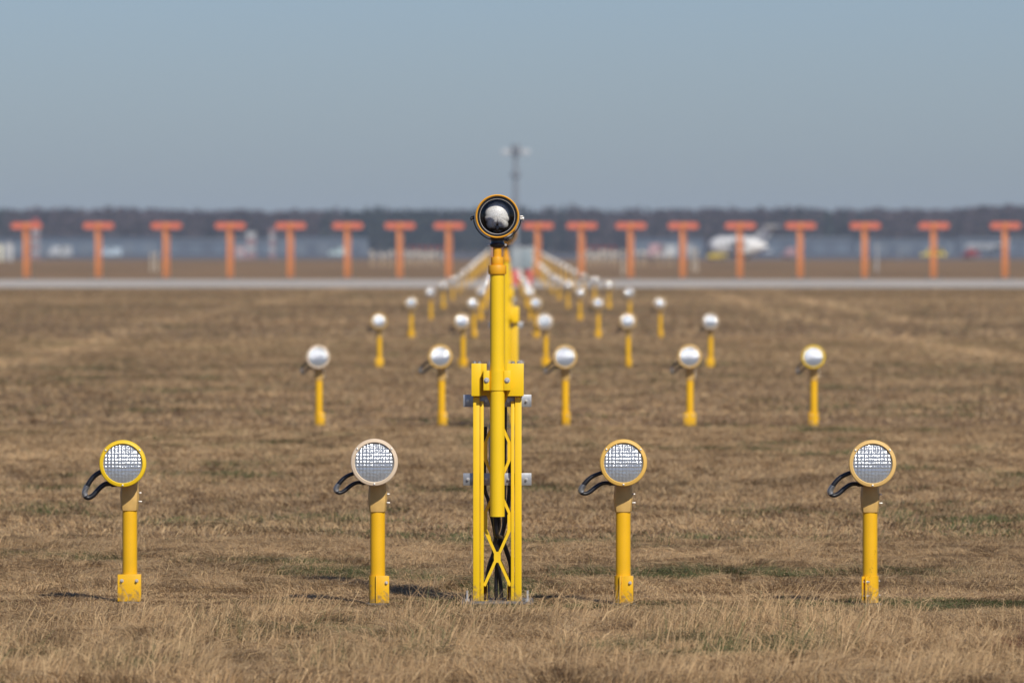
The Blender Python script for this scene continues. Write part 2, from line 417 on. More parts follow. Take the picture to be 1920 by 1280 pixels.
# ------------------------------------------------------------------ approach lamps
u = 1 / 423.6                       # metre per photo pixel at 30 m
RL = 0.0875
def lens_mesh():
    c = 0.0155; n = 88; h = RL / (n / 2)
    idx = {}; vs = []; fs = []
    def hgt(x, z):
        r = math.hypot(x, z) / RL
        y = -0.012 * max(0, 1 - r * r)
        ax = 0.5 + 0.5 * math.cos(2 * math.pi * x / c); az = 0.5 + 0.5 * math.cos(2 * math.pi * z / c)
        k = min(1, max(0.0, (z + 0.045) / 0.02))
        y -= 0.0003 * ax + 0.0002 * k * az
        return y
    # polar-clipped square grid: squash outer points onto the rim
    for j in range(n + 1):
        for i in range(n + 1):
            x = (i - n / 2) * h; z = (j - n / 2) * h; r = math.hypot(x, z)
            if r > RL * 1.02: continue
            if r > RL * 0.985: x, z = x * RL / r, z * RL / r
            idx[i, j] = len(vs); vs.append((x, hgt(x, z), z))
    for j in range(n):
        for i in range(n):
            q = [(i, j), (i + 1, j), (i + 1, j + 1), (i, j + 1)]
            ok = [t for t in q if t in idx]
            if len(ok) >= 3: fs.append(tuple(idx[t] for t in ok))
    b = MB(); b.v = vs; b.f = fs
    return b.mesh('lens', M['lens'], ang=60)
LENS = lens_mesh()
LENS2 = LENS.copy(); LENS2.materials[0] = M['lens_clean']

def bolt(mb, x, y, z, r=0.006, t=0.008, axis='Y', n=6):
    """hex head + washer, pointing to -Y (or +X)"""
    if axis == 'Y':
        mb.lathe([(r * 1.35, 0), (r * 1.35, -0.002)], 'Y', (x, y, z), 14)
        mb.lathe([(r, -0.0021), (r, -t * 0.8), (r * 0.75, -t)], 'Y', (x, y, z), n)
    else:
        mb.lathe([(r * 1.35, 0), (r * 1.35, 0.002)], 'X', (x, y, z), 14)
        mb.lathe([(r, 0.0021), (r, t * 0.8), (r * 0.75, t)], 'X', (x, y, z), n)
    return mb
RY = -0.135                          # ring plane in front of the pole
RINGMESH = {}
def ring_mesh(kind):
    if kind not in RINGMESH:
        b = MB().lathe([(RL - 0.001, RY + 0.012), (RL - 0.001, RY - 0.006), (RL + 0.002, RY - 0.009), (0.101, RY - 0.006), (0.104, RY - 0.002), (0.104, RY + 0.016), (0.100, RY + 0.018), (0.090, RY + 0.018)], 'Y', n=64, cap=False)
        RINGMESH[kind] = b.mesh('ring', M[kind])
    return RINGMESH[kind]
POLE = MB().lathe([(0.033, 0.01), (0.033, 0.420)], n=32).mesh('pole', M['yellow_pole'])
def neck_mesh():
    b = MB(); prof = [(0.0365, 0.410), (0.0380, 0.414), (0.0425, 0.466), (0.0425, 0.484), (0.0375, 0.530), (0.036, 0.575)]
    vs = []; n = 12
    for hwid, z in prof:
        for i in range(n):
            a = 2 * math.pi * (i + 0.5) / n; ca, sa = math.cos(a), math.sin(a)
            q = hwid / max(abs(ca), abs(sa)) * 0.985; q = min(q, hwid * 1.12)
            vs.append((ca * q, sa * q, z))
    fs = [(k * n + i, k * n + (i + 1) % n, (k + 1) * n + (i + 1) % n, (k + 1) * n + i) for k in range(len(prof) - 1) for i in range(n)]
    fs += [tuple(range(n))[::-1], tuple((len(prof) - 1) * n + i for i in range(n))]
    return b.add(vs, fs).mesh('neck', M['neck'], ang=22)
NECK = neck_mesh()
b = MB(); bolt(b, 0.0415, -0.012, 0.488, 0.0034, 0.011, 'X'); NB1 = b.mesh('bolt', M['steel'])
b = MB(); bolt(b, 0.0405, -0.016, 0.450, 0.0034, 0.014, 'X'); NB2 = b.mesh('bolt', M['steel'])
HOUS = MB().lathe([(0.094, RY + 0.017), (0.094, RY + 0.05), (0.088, RY + 0.085), (0.070, RY + 0.12), (0.045, RY + 0.145), (0.0, RY + 0.155)], 'Y', n=40).mesh('housing', M['neck'])
SCR = MB().lathe([(0.0042, RY - 0.0075), (0.0042, RY - 0.0105), (0.002, RY - 0.0115)], 'Y', n=10).mesh('screw', M['steel'])
FOOT = MB().lathe([(0.058, 0.0), (0.055, 0.006), (0.050, 0.008)], n=20).mesh('concrete_footing', M['concrete'])
def clamp_meshes(style):
    """two half sleeves with flanges; front faces -Y at rotation 0"""
    z0, z1 = 0.012, 0.128
    b = MB()
    # sleeve as an arc shell
    b.lathe([(0.0335, z0), (0.0385, z0), (0.0385, z1), (0.0335, z1)], n=28, cap=False)
    for s in (-1, 1):
        for y in ((-0.012, -0.006), (0.006, 0.012)):
            b.box(min(s * 0.036, s * 0.056), max(s * 0.036, s * 0.056), y[0], y[1], z0, z1, 0.0012)
    return b.mesh('base_clamp', M['yellow_pole'])
CLAMP = clamp_meshes(0)
CB = []
for s in (-1, 1):
    for z in (0.104, 0.042):
        b = MB(); bolt(b, s * 0.0475, -0.012, z, 0.0052, 0.012); b.lathe([(0.003, 0.018), (0.003, -0.012)], 'Y', (s * 0.0475, 0, z), 8); CB.append(b.mesh('bolt', M['steel']))
# plain variant: boxy clamp with a wide front plate
b = MB(); b.lathe([(0.0335, 0.008), (0.0375, 0.008), (0.0375, 0.128), (0.0335, 0.128)], n=28, cap=False)
b.box(-0.052, 0.052, -0.043, -0.036, 0.008, 0.128, 0.0015); b.box(-0.006, 0.052, -0.036, 0.0, 0.008, 0.128, 0.0015)
CLAMP_PLATE = b.mesh('base_clamp', M['yellow_pole'])
b = MB(); b.lathe([(0.0335, 0.008), (0.039, 0.008), (0.039, 0.128), (0.0335, 0.128)], n=28, cap=False)
b.box(-0.006, 0.046, -0.0440, -0.0370, 0.008, 0.128, 0.0015); b.box(0.039, 0.046, -0.037, 0.012, 0.010, 0.126, 0.0015)
b.box(-0.014, -0.0065, -0.049, -0.034, 0.008, 0.128, 0.001)
CLAMP_SPLIT = b.mesh('base_clamp', M['yellow_pole'])
cable_pts = [(-0.060, -0.045, 0.600), (-0.100, -0.050, 0.583), (-0.135, -0.055, 0.560), (-0.162, -0.058, 0.522), (-0.176, -0.058, 0.487), (-0.165, -0.056, 0.467), (-0.142, -0.052, 0.474), (-0.110, -0.046, 0.508), (-0.085, -0.040, 0.526), (-0.055, -0.035, 0.528), (-0.020, -0.030, 0.528)]
CP = catmull(cable_pts, 7)
CABLE = MB().tube(CP, 0.0113, 12).mesh('cable', M['black'])
b = MB()
for k in range(22, 32):
    p, q = CP[k], CP[k + 1]; d = (q - p).normalized()
    b.tube([p - d * 0.0014, p + d * 0.0014], 0.0132, 12)
SPRING = b.mesh('spring', M['galv'])
GLAND = MB().tube([(-0.060, -0.036, 0.527), (-0.036, -0.032, 0.528)], 0.0155, 8).mesh('cable_gland', M['black'])

def make_lamp(ring='ring_ochre', dx=0.0, dz=0.0, clamp='flange', crot=0.0, loop=1.0, dock=True, full=True, head_yaw=0.0, droop=0.85, brightened=False):
    t = link('approach_light', None)
    link('pole', POLE, t)
    nk = link('neck', NECK, t)
    if full: link('bolt', NB1, nk); link('bolt', NB2, nk)
    hz = 0.620 + dz
    h = link('housing', HOUS, t, (dx, 0, hz)); h.rotation_euler = (0, 0, head_yaw)
    rg = link('ring', ring_mesh(ring), t, (dx, 0, hz)); rg.rotation_euler = (0, 0, head_yaw)
    ln = link('lens', LENS2 if brightened else LENS, t, (dx, 0, hz))
    ln.location = (dx + math.sin(head_yaw) * -RY * 1.0, (RY - 0.000) * math.cos(head_yaw), hz); ln.rotation_euler = (0, 0, head_yaw)
    if full:
        for a in (38, 142, 270):
            sc = link('screw', SCR, rg, (0.0955 * math.cos(R(a)), 0, 0.0955 * math.sin(R(a))))
    cb = link('cable', CABLE, t, (dx, 0, dz)); cb.scale = (loop, 1, droop); cb.location.z = dz + 0.528 * (1 - droop)
    if full: link('spring', SPRING, cb); link('cable_gland', GLAND, cb)
    cl = link('base_clamp', {'flange': CLAMP, 'plate': CLAMP_PLATE, 'split': CLAMP_SPLIT}[clamp], t); cl.rotation_euler = (0, 0, crot)
    if full:
        if clamp == 'flange':
            for c_ in CB: link('bolt', c_, cl)
        elif clamp == 'plate':
            for s in (-1, 1):
                b = MB(); bolt(b, s * 0.033, -0.043, 0.100, 0.0060, 0.014); b.build('bolt', M['steel'], cl)
        else:
            b = MB(); bolt(b, 0.033, -0.044, 0.098, 0.0056, 0.011); b.build('bolt', M['steel'], cl)
    link('concrete_footing', FOOT, t)
    return t
ORD = ['zeroth', 'nearest', 'second', 'third', 'fourth', 'fifth', 'sixth', 'seventh', 'eighth']
COLPX = [-717, -248, 217, 682, 1146]
NTH = ['leftmost', 'second from left', 'middle', 'second from right', 'rightmost']
G1 = 'approach lamps on yellow posts in rows of five'
# nearest row: four in the frame
front = [(243, dict(ring='ring_yellow', dx=-0.021, dz=0.002, clamp='plate', head_yaw=R(-1), droop=1.0), 'bright yellow rimmed lamp at far left of the nearest row, grass over its clamp'),
         (708, dict(ring='ring_cream', dx=-0.012, dz=0.012, clamp='split', crot=R(8), loop=0.97, droop=0.72), 'cream rimmed lamp in the nearest row just left of the tall mast'),
         (1168.5, dict(ring='ring_ochre', dx=-0.001, dz=0.010, clamp='split', crot=R(-4), loop=1.06, droop=0.76), 'ochre rimmed lamp in the nearest row just right of the tall mast'),
         (1631.5, dict(ring='ring_pale', dx=0.004, dz=0.008, clamp='flange', crot=R(58), loop=1.04, droop=0.82), 'pale ochre rimmed lamp at far right of the nearest row, post stained near its clamp')]
def stain_marks(parent):
    b = MB(); r = random.Random(5)
    for i in range(46):
        f = i / 46; a = R(-150 + 110 * f + r.uniform(-7, 7)); z = 0.02 + 0.235 * f + r.uniform(-0.012, 0.012); rr = 0.0335 + 0.0006 if z > 0.13 else 0.0392
        s_ = r.uniform(0.0007, 0.0016); c = Vector((rr * math.cos(a), rr * math.sin(a), z))
        b.lathe([(0, -s_), (s_, 0), (0, s_)], 'Z', c, 5)
    b.build('ant_marks', M['black'], parent)['kind'] = 'stuff'
FD = [30.1, 29.95, 29.95, 29.9]
for (x, kw, lab), D in zip(front, FD):
    t = make_lamp(**kw); t.location = (px(x, D), D, 0.0)
    tag(t, lab, 'approach light', G1)
    if x > 1600: stain_marks(t)
row2 = [(598, 'ring_cream', -0.009, 'cream rimmed lamp at left end of the second row of lamps'),
        (828, 'ring_ochre', -0.004, 'ochre rimmed lamp in the second row, close left of the tall mast'),
        (1060, 'ring_pale', -0.004, 'ochre rimmed lamp in the second row, close right of the tall mast'),
        (1293.5, 'ring_pale', -0.004, 'pale rimmed lamp in the second row, left of the bright yellow rimmed one'),
        (1526, 'ring_yellow', -0.002, 'bright yellow rimmed lamp at the right end of the second row')]
for i, (x, rg, dx, lab) in enumerate(row2):
    t = make_lamp(ring=rg, dx=dx * 1.5, dz=-0.0 + 0.004 * (i % 2), clamp=['split', 'split', 'split', 'plate', 'flange'][i], crot=[0.2, 0.1, -0.2, 0, 0.8][i], head_yaw=R([4, -2, 1, 0, -3][i]), full=True, brightened=True, loop=[0.8, 1.05, 1.0, 0.9, 0.85][i])
    t.location = (px(x, 60), 60, 0); tag(t, lab, 'approach light', G1)
proto = None
def extra(D): return max(0.0, 0.0022 * (D - 240))
for k in range(3, 9):
    for c in range(5):
        if c == 1 and k > 8: continue
        D = 30.0 * k + random.uniform(-0.15, 0.15)
        x = 951 + COLPX[c] / k + random.uniform(-3, 3) / k
        t = make_lamp(ring=random.choice(['ring_ochre', 'ring_pale', 'ring_pale', 'ring_cream']), dx=random.uniform(-0.012, 0.006), dz=random.uniform(-0.01, 0.01),
                      clamp=random.choice(['split', 'plate', 'flange']), crot=random.uniform(-0.3, 0.3), head_yaw=R(random.uniform(-5, 5)), loop=random.uniform(0.75, 1.05), full=False, brightened=True)
        t.location = (px(x, D), D, 0)
        tag(t, 'small blurred lamp in the %s row, %s of its five' % (ORD[k], NTH[c]), 'approach light', G1)
# rows farther back: posts grow taller, parts reduced to what a blurred light shows
FL = MB().lathe([(0.0, -0.012), (0.05, -0.009), (0.0875, 0.0)], 'Y', n=20, cap=False).mesh('lens', mat('dusty_lens', (0.80, 0.78, 0.73), 0.40, 0.15))  # same glass far off: pale tone stands in for haze and aim
FH = MB().lathe([(0.0, 0.03), (0.05, 0.01), (0.085, -0.05), (0.104, -0.115), (0.104, -0.14), (0.088, -0.141)], 'Y', n=20, cap=False).mesh('housing', M['ring_cream'])
for k in range(9, 27):
    D = 30.0 * k; e = extra(D)
    PM = MB().lathe([(0.036, 0.0), (0.033, 0.54 + e)], n=12).mesh('pole', M['yellow_pole'])
    for c in range(5):
        if c == 1 and k > 9: continue
        if c == 0 and k > 21: continue
        t = link('approach_light', None)
        link('pole', PM, t); link('housing', FH, t, (0, 0, 0.62 + e)); link('lens', FL, t, (0, -0.14, 0.62 + e)).rotation_euler = (R(random.uniform(-6, 6)), 0, R(random.uniform(-6, 6)))
        t.location = (px(951 + COLPX[c] / k, D) + random.uniform(-0.02, 0.02), D, 0)
        tag(t, 'tiny far lamp past the eighth row, %s line' % NTH[c], 'approach light', 'far approach lamps in the %s line' % NTH[c])
# crossbar lamps on posts, left and right of the centre line
D = 650.0
PM = MB().lathe([(0.08, 0.0), (0.05, 1.05)], n=10).mesh('post', mat('pale_tan_post', (0.48, 0.36, 0.22), 0.6))
XH = MB().lathe([(0.0, 0.08), (0.09, 0.04), (0.15, -0.08), (0.15, -0.14), (0.11, -0.15), (0.0, -0.16)], 'Y', n=14).mesh('lamp_head', mat('pale_lamp_head', (0.66, 0.60, 0.50), 0.4))
for side, xs in (('left', [694 + 8.7 * i for i in range(16)]), ('right', [1094 + 8.9 * i for i in range(20)])):
    for i, x in enumerate(xs):
        if side == 'right' and i in (9, 10, 14, 17): continue
        t = thing('crossbar_light', 'pale blurred light post in the far crossbar %s of the centre line' % side, 'light post', (px(x + random.uniform(-1.5, 1.5), D), D + random.uniform(-8, 8), 0), 0, 'far crossbar light posts %s of centre' % side)
        t.scale = (1, 1, random.uniform(0.85, 1.15))
        link('post', PM, t); link('lamp_head', XH, t, (0, 0, 1.15))

# ------------------------------------------------------------------ flasher masts
def mast_parts():
    """local x=0 is the mast axis; pixel offsets from (932.5, 1132) at 30 m"""
    X = lambda v: (v - 932.5) * u
    Z = lambda v: (1132 - v) * u
    P = {}
    yf, yb = -0.020, 0.190                                   # lattice front and back planes
    fr = MB()
    for y, sgn in ((yf, 1), (yb, -1)):
        ya, yc = (y, y + sgn * 0.004)
        for s in (-1, 1):
            # channel leg: two lips, web and return flange
            xo, xi = s * 45.5 * u, s * 33 * u
            fr.box(min(xo, xi), max(xo, xi), min(y - sgn * 0.006, y + sgn * 0.022), max(y - sgn * 0.006, y + sgn * 0.022), 0.0, Z(744), 0.002)
            xo, xi = s * 32 * u, s * 25.5 * u
            fr.box(min(xo, xi), max(xo, xi), min(y, y + sgn * 0.018), max(y, y + sgn * 0.018), 0.0, Z(752), 0.0015)
        # crossing web with knots
        hw_ = 26.5 * u; t_ = 2.7 * u
        def bar(x0, z0, x1, z1):
            d = Vector((x1 - x0, z1 - z0)).normalized(); nrm = Vector((-d.y, d.x)) * t_
            q = [(x0 + nrm.x, z0 + nrm.y), (x1 + nrm.x, z1 + nrm.y), (x1 - nrm.x, z1 - nrm.y), (x0 - nrm.x, z0 - nrm.y)]
            fr.prism(q, y + sgn * 0.005, y + sgn * 0.011)
        for cz in (1044, 912, 780):
            zc = Z(cz)
            for s in (-1, 1):
                bar(s * 4 * u, zc + 8 * u, s * (hw_ - 2 * u), zc + 54 * u)
                bar(s * 4 * u, zc - 8 * u, s * (hw_ - 2 * u), zc - 54 * u)
                k = MB()
                fr.prism([(s * hw_, zc - 50 * u), (s * (hw_ - 7.5 * u), zc - 52 * u), (s * (hw_ - 7.5 * u), zc - 80 * u), (s * hw_, zc - 82 * u)], y + sgn * 0.0052, y + sgn * 0.0108)
            fr.prism([(-6 * u, zc - 10 * u), (6 * u, zc - 10 * u), (6.5 * u, zc), (6 * u, zc + 10 * u), (-6 * u, zc + 10 * u), (-6.5 * u, zc)], y + sgn * 0.0053, y + sgn * 0.0107)
        for s in (-1, 1):
            fr.prism([(s * hw_, 0.0), (s * (hw_ - 8 * u), 0.0), (s * (hw_ - 8 * u), 36 * u), (s * hw_, 40 * u)], y + sgn * 0.0052, y + sgn * 0.0108)
    # side braces
    for s in (-1, 1):
        for i in range(3):
            z0 = Z(1094) + i * 132 * u
            fr.tube([(s * 0.1, yf + 0.02, z0), (s * 0.1, yb - 0.02, z0 + 100 * u)], 0.006, 6)
            fr.tube([(s * 0.1, yb - 0.02, z0 - 6 * u), (s * 0.1, yf + 0.02, z0 + 94 * u)], 0.006, 6)
    P['mast_frame'] = fr.mesh('mast_frame', M['yellow'])
    yp = -0.075                                              # axis of the lamp pipe, in front of the lattice
    rp = 13.6 * u
    P['pipe'] = MB().lathe([(rp, Z(967)), (rp, Z(513))], c=(0, yp, 0), n=36).mesh('pipe', M['yellow'])
    # head block with a clamped cover plate
    hb = MB()
    yt = -0.060
    hb.box(X(884), X(902.5), yt, -0.027, Z(742), Z(681), 0.0012)
    hb.box(X(902.5), X(912.5), yt + 0.0005, -0.027, Z(707), Z(681.3), 0.0008)
    hb.box(X(950), X(982), yt, -0.027, Z(742), Z(681), 0.0012)
    hb.box(X(885), X(981), -0.027, 0.16, Z(741), Z(700), 0.0012)
    P['head_block'] = hb.mesh('head_block', M['yellow'])
    cp = MB()
    cp.box(X(906.5), X(918), -0.102, -0.0605, Z(731), Z(694), 0.001)
    cp.box(X(945), X(957.5), -0.102, -0.0605, Z(731), Z(694), 0.001)
    cp.lathe([(rp + 0.0008, Z(731)), (rp + 0.004, Z(731)), (rp + 0.004, Z(694)), (rp + 0.0008, Z(694))], c=(0, yp, 0), n=36, cap=False)
    P['clamp_plate'] = cp.mesh('clamp_plate', M['yellow'])
    P['bolts'] = []
    for x in (912.5, 951):
        b = MB(); bolt(b, X(x), -0.102, Z(712), 0.0090, 0.010, n=12); P['bolts'].append(b.mesh('bolt', M['steel']))
    b = MB()
    P['topbolts'] = []
    for x in (889, 898, 961, 972):
        b = MB(); b.lathe([(0.009, Z(681)), (0.009, Z(680) + 0.0), (0.007, Z(679.5)), (0.007, Z(677))], c=(X(x + 1), -0.044, 0), n=6); P['topbolts'].append(b.mesh('bolt', M['galv']))
    P['straps'] = []
    for y0, y1 in ((740, 763), (887, 910)):
        b = MB(); b.box(X(868.5), X(996.5), 0.010, 0.014, Z(y1), Z(y0), 0.0008)
        bb = []
        for x in (877, 912, 953, 987):
            q = MB(); bolt(q, X(x), 0.010, Z((y0 + y1) / 2), 0.0055, 0.014); bb.append(q.mesh('bolt', M['steel']))
        P['straps'].append((b.mesh('strap', M['galv']), bb))
    def cab(pts, r=0.0095):
        return MB().tube(catmull([(X(x), y, Z(z)) for x, y, z in pts], 8), r, 12).mesh('cable', M['black'])
    P['cables'] = [cab([(928, -0.06, 960), (931, -0.035, 1000), (940, 0.03, 1010), (950, 0.06, 1035), (958, 0.08, 1065), (956, 0.10, 1110), (948, 0.11, 1140)], 0.0105),
                   cab([(910, 0.03, 800), (908, 0.04, 905), (916, 0.04, 940), (921, 0.03, 965), (928, 0.03, 1000), (931, 0.04, 1050), (930, 0.05, 1105), (931, 0.06, 1140)], 0.0085),
                   cab([(957, 0.05, 860), (955, 0.05, 925), (950, 0.04, 960), (942, 0.05, 1000), (925, 0.06, 1040), (914, 0.07, 1080), (916, 0.07, 1140)], 0.0100),
                   cab([(948, 0.09, 740), (946, 0.09, 880), (944, 0.07, 990), (936, 0.07, 1050), (942, 0.08, 1140)], 0.008),
                   cab([(934, -0.06, 962), (936, -0.04, 985), (929, 0.0, 1010), (926, 0.02, 1040), (938, 0.04, 1090), (941, 0.05, 1140)], 0.0085)]
    P['can'] = MB().lathe([(0.010, Z(905)), (0.028, Z(895)), (0.032, Z(880)), (0.032, Z(800)), (0.026, Z(790)), (0.01, Z(786))], c=(X(930), 0.075, 0), n=24).mesh('junction_can', M['galv'])
    P['collars'] = [MB().lathe([(16.4 * u, Z(514)), (17 * u, Z(513)), (17 * u, Z(498)), (16.4 * u, Z(497))], c=(0, yp, 0), n=36).mesh('collar', M['yellow_collar']),
                    MB().lathe([(11.4 * u, Z(496.9)), (11.8 * u, Z(496)), (11.8 * u, Z(483)), (11.4 * u, Z(482))], c=(0, yp, 0), n=36).mesh('collar', M['yellow_collar'])]
    P['spigot'] = MB().lathe([(8 * u, Z(482)), (8 * u, Z(460))], c=(0, yp, 0), n=28).mesh('spigot', M['yellow_collar'])
    b = MB(); bolt(b, 17 * u, yp, Z(505), 0.004, 0.006, 'X'); bolt(b, 17 * u, yp, Z(505), 0.004, 0.006, 'X'); P['cbolt'] = b.mesh('bolt', M['yellow_collar'])
    # lamp head
    hc = (0, yp, Z(406.3)); ro = 41 * u
    P['housing'] = MB().lathe([(ro * 0.93, -0.052), (ro * 0.955, -0.050), (ro * 0.955, 0.02), (ro * 0.90, 0.055), (ro * 0.72, 0.090), (ro * 0.35, 0.105), (0, 0.108)], 'Y', hc, 48, cap=False).mesh('lamp_head', M['black_metal'])
    P['cone'] = MB().lathe([(ro * 0.925, -0.050), (ro * 0.86, -0.045), (ro * 0.80, -0.035), (ro * 0.72, 0.0), (ro * 0.45, 0.03), (0, 0.032)], 'Y', hc, 48, cap=False).mesh('inner_shroud', M['black_metal'])
    P['ring'] = MB().lathe([(ro * 0.915, -0.050), (ro * 0.915, -0.063), (ro * 0.955, -0.067), (ro, -0.062), (ro, -0.040), (ro * 0.957, -0.040)], 'Y', hc, 64, cap=False).mesh('ring', M['ring_orange'])
    P['gasket'] = MB().lathe([(ro * 0.80, -0.048), (ro * 0.80, -0.056), (ro * 0.835, -0.058), (ro * 0.845, -0.054), (ro * 0.912, -0.054)], 'Y', hc, 64, cap=False).mesh('gasket', M['black_metal'])
    P['rim'] = MB().tube([(hc[0] + ro * 0.80 * math.cos(a * math.pi / 32), hc[1] - 0.057, hc[2] + ro * 0.80 * math.sin(a * math.pi / 32)) for a in range(65)], 0.0011, 6, cap=False).mesh('glass_rim', M['steel'])
    P['glass'] = MB().lathe([(ro * 0.80, -0.052), (ro * 0.6, -0.056), (ro * 0.3, -0.0585), (0, -0.0593)], 'Y', hc, 48, cap=False).mesh('glass', M['glass'])
    # flash tube bulb: domed, scalloped below
    b = MB(); vs = [(hc[0], hc[1] - 0.036, hc[2] + 1 * u)]; fs = []; nr, na = 10, 96
    lobes = [(0, 3.5, 21.5), (11, -14, 8.0), (-11, -14, 8.0), (5.5, -15, 7.0), (-5.5, -15, 7.0), (16, -4, 6.3), (-16, -4, 6.3)]
    def outline(a):
        dx_, dz_ = math.cos(a), math.sin(a); best = 0
        for cx, cz, rr in lobes:
            pr = cx * dx_ + cz * dz_; d2 = cx * cx + cz * cz - pr * pr
            if d2 < rr * rr: best = max(best, pr + math.sqrt(rr * rr - d2))
        if abs(dx_) < 0.12 and dz_ < 0: best *= 0.72
        return best * u * 1.09
    for j in range(1, nr + 1):
        t = j / nr
        for i in range(na):
            a = 2 * math.pi * i / na; r = outline(a) * math.sin(t * math.pi / 2)
            vs.append((hc[0] + r * math.cos(a), hc[1] - 0.036 + 0.040 * (1 - math.cos(t * math.pi / 2)), hc[2] + 1 * u + r * math.sin(a)))
    for i in range(na): fs.append((0, 1 + i, 1 + (i + 1) % na))
    for j in range(nr - 1):
        for i in range(na): fs.append((1 + j * na + i, 1 + j * na + (i + 1) % na, 1 + (j + 1) * na + (i + 1) % na, 1 + (j + 1) * na + i))
    b.add(vs, fs); P['bulb'] = b.mesh('flash_bulb', M['frost'], ang=60)
    b = MB(); b.box(-3 * u, 3 * u, yp - 0.042, yp + 0.0, Z(434.5), Z(424), 0.002); b.box(-7 * u, 7 * u, yp - 0.03, yp + 0.0, Z(436), Z(431.5), 0.002); P['stem'] = b.mesh('bulb_socket', M['black_metal'])
    # yoke
    pts = []
    for i in range(25):
        a = R(-172 + 164 * i / 24); pts.append((hc[0] + 44.5 * u * math.cos(a), hc[1] + 0.012, hc[2] - 1 * u + 43.5 * u * math.sin(a)))
    b = MB()
    vs = []; fs = []
    for i, p in enumerate(pts):
        a = R(-172 + 164 * i / 24); dx_, dz_ = math.cos(a) * 0.0028, math.sin(a) * 0.0028
        for sy in (-0.020, 0.020):
            for s in (-1, 1): vs.append((p[0] + s * dx_, p[1] + sy, p[2] + s * dz_))
    for i in range(len(pts) - 1):
        o = i * 4
        fs += [(o, o + 1, o + 5, o + 4), (o + 3, o + 2, o + 6, o + 7), (o + 1, o + 3, o + 7, o + 5), (o + 2, o, o + 4, o + 6)]
    fs += [(0, 2, 3, 1), (len(vs) - 4, len(vs) - 3, len(vs) - 1, len(vs) - 2)]
    b.add(vs, fs); P['yoke'] = b.mesh('yoke', M['black_metal'])
    P['knobs'] = []
    for s in (-1, 1):
        b = MB(); b.lathe([(0.005, 0), (0.005, s * 0.010), (0.009, s * 0.010), (0.009, s * 0.015), (0.005, s * 0.018)], 'X', (hc[0] + s * 43 * u, hc[1] + 0.005 - 0.02, hc[2] - 4 * u), 8)
        b.lathe([(0.004, 0), (0.004, s * 0.012)], 'X', (hc[0] + s * 43 * u, hc[1] - 0.02, hc[2] + 0 * u), 8)
        P['knobs'].append(b.mesh('knob', M['steel'] if s > 0 else M['black_metal']))
    P['neck'] = MB().lathe([(11 * u, Z(464)), (13.5 * u, Z(461)), (14 * u, Z(458)), (12.3 * u, Z(455)), (12.3 * u, Z(450)), (13.5 * u, Z(446)), (12 * u, Z(444))], c=(0, yp, 0), n=32).mesh('neck', M['black_metal'])
    P['nbolts'] = []
    for s in (-1, 1):
        b = MB(); b.lathe([(0.004, 0), (0.0062, -0.003), (0.0062, -0.010), (0.004, -0.014)], 'Y', (s * 15.5 * u, yp - 0.008, Z(459.5)), 10)
        b.box(min(s * 11 * u, s * 16 * u), max(s * 11 * u, s * 16 * u), yp - 0.008, yp + 0.004, Z(461), Z(458), 0.0005)
        P['nbolts'].append(b.mesh('bolt', M['steel'] if s > 0 else M['steel']))
    P['foot'] = MB().box(-0.16, 0.16, -0.10, 0.27, 0.0, 0.014, 0.004).mesh('concrete_footing', M['concrete'])
    P['anchors'] = []
    for s in (-1, 1):
        b = MB(); b.lathe([(0.012, 0.0), (0.012, 0.012), (0.0055, 0.0125), (0.0055, 0.050)], c=(s * 0.133, -0.05, 0.012), n=8); P['anchors'].append(b.mesh('anchor_bolt', M['steel']))
    return P
M['yellow_collar'] = mat('deep_yellow_collar', (0.78, 0.37, 0.010), 0.5, var=0.05)
M['ring_orange'] = mat('orange_yellow_ring', (0.80, 0.38, 0.03), 0.35, var=0.05)
MP = mast_parts()
def make_mast(full=True):
    t = link('flasher_mast', None); P = MP
    link('mast_frame', P['mast_frame'], t); link('pipe', P['pipe'], t)
    hb = link('head_block', P['head_block'], t)
    cp = link('clamp_plate', P['clamp_plate'], t)
    for s_, bb in P['straps']:
        st = link('strap', s_, t)
        if full:
            for q in bb: link('bolt', q, st)
    if full:
        for q in P['bolts']: link('bolt', q, cp)
        for q in P['topbolts']: link('bolt', q, hb)
        for q in P['cables']: link('cable', q, t)
        link('junction_can', P['can'], t)
        for q in P['anchors']: link('anchor_bolt', q, t)
    for q in P['collars']: link('collar', q, t)
    link('spigot', P['spigot'], t); link('neck', P['neck'], t)
    h = link('lamp_head', P['housing'], t)
    for key in ('ring', 'glass', 'flash_bulb', 'inner_shroud', 'gasket'):
        link(key, P[{'flash_bulb': 'bulb', 'inner_shroud': 'cone'}.get(key, key)], h)
    if full:
        link('glass_rim', P['rim'], h); link('bulb_socket', P['stem'], h)
        for q in P['nbolts']: link('bolt', q, h)
        for q in P['knobs']: link('knob', q, h)
    link('yoke', P['yoke'], h)
    link('concrete_footing', P['foot'], t)
    return t
t = make_mast(True); t.location = (px(932.5, 30), 30, 0.0)
tag(t, 'tall yellow lattice mast with round black flasher lamp, sharp in the nearest row', 'light mast', 'flasher masts along the centre line')
SHORT = make_mast(False)
for i, k in enumerate(range(2, 13)):
    t = SHORT if i == 0 else copy_tree(SHORT)
    D = 30.0 * k; t.location = (px(951 - 19 / k + (7 if k == 2 else 1.5 if k < 6 else 0.5), D), D, 0)
    if k == 2: lab, grp = 'yellow flasher mast right behind the sharp one, showing only its right edge', 'flasher masts along the centre line'
    else: lab, grp = 'blurred yellow mast hidden in line behind the two nearest masts', 'far masts hidden behind the nearest mast'
    tag(t, lab, 'light mast', grp)

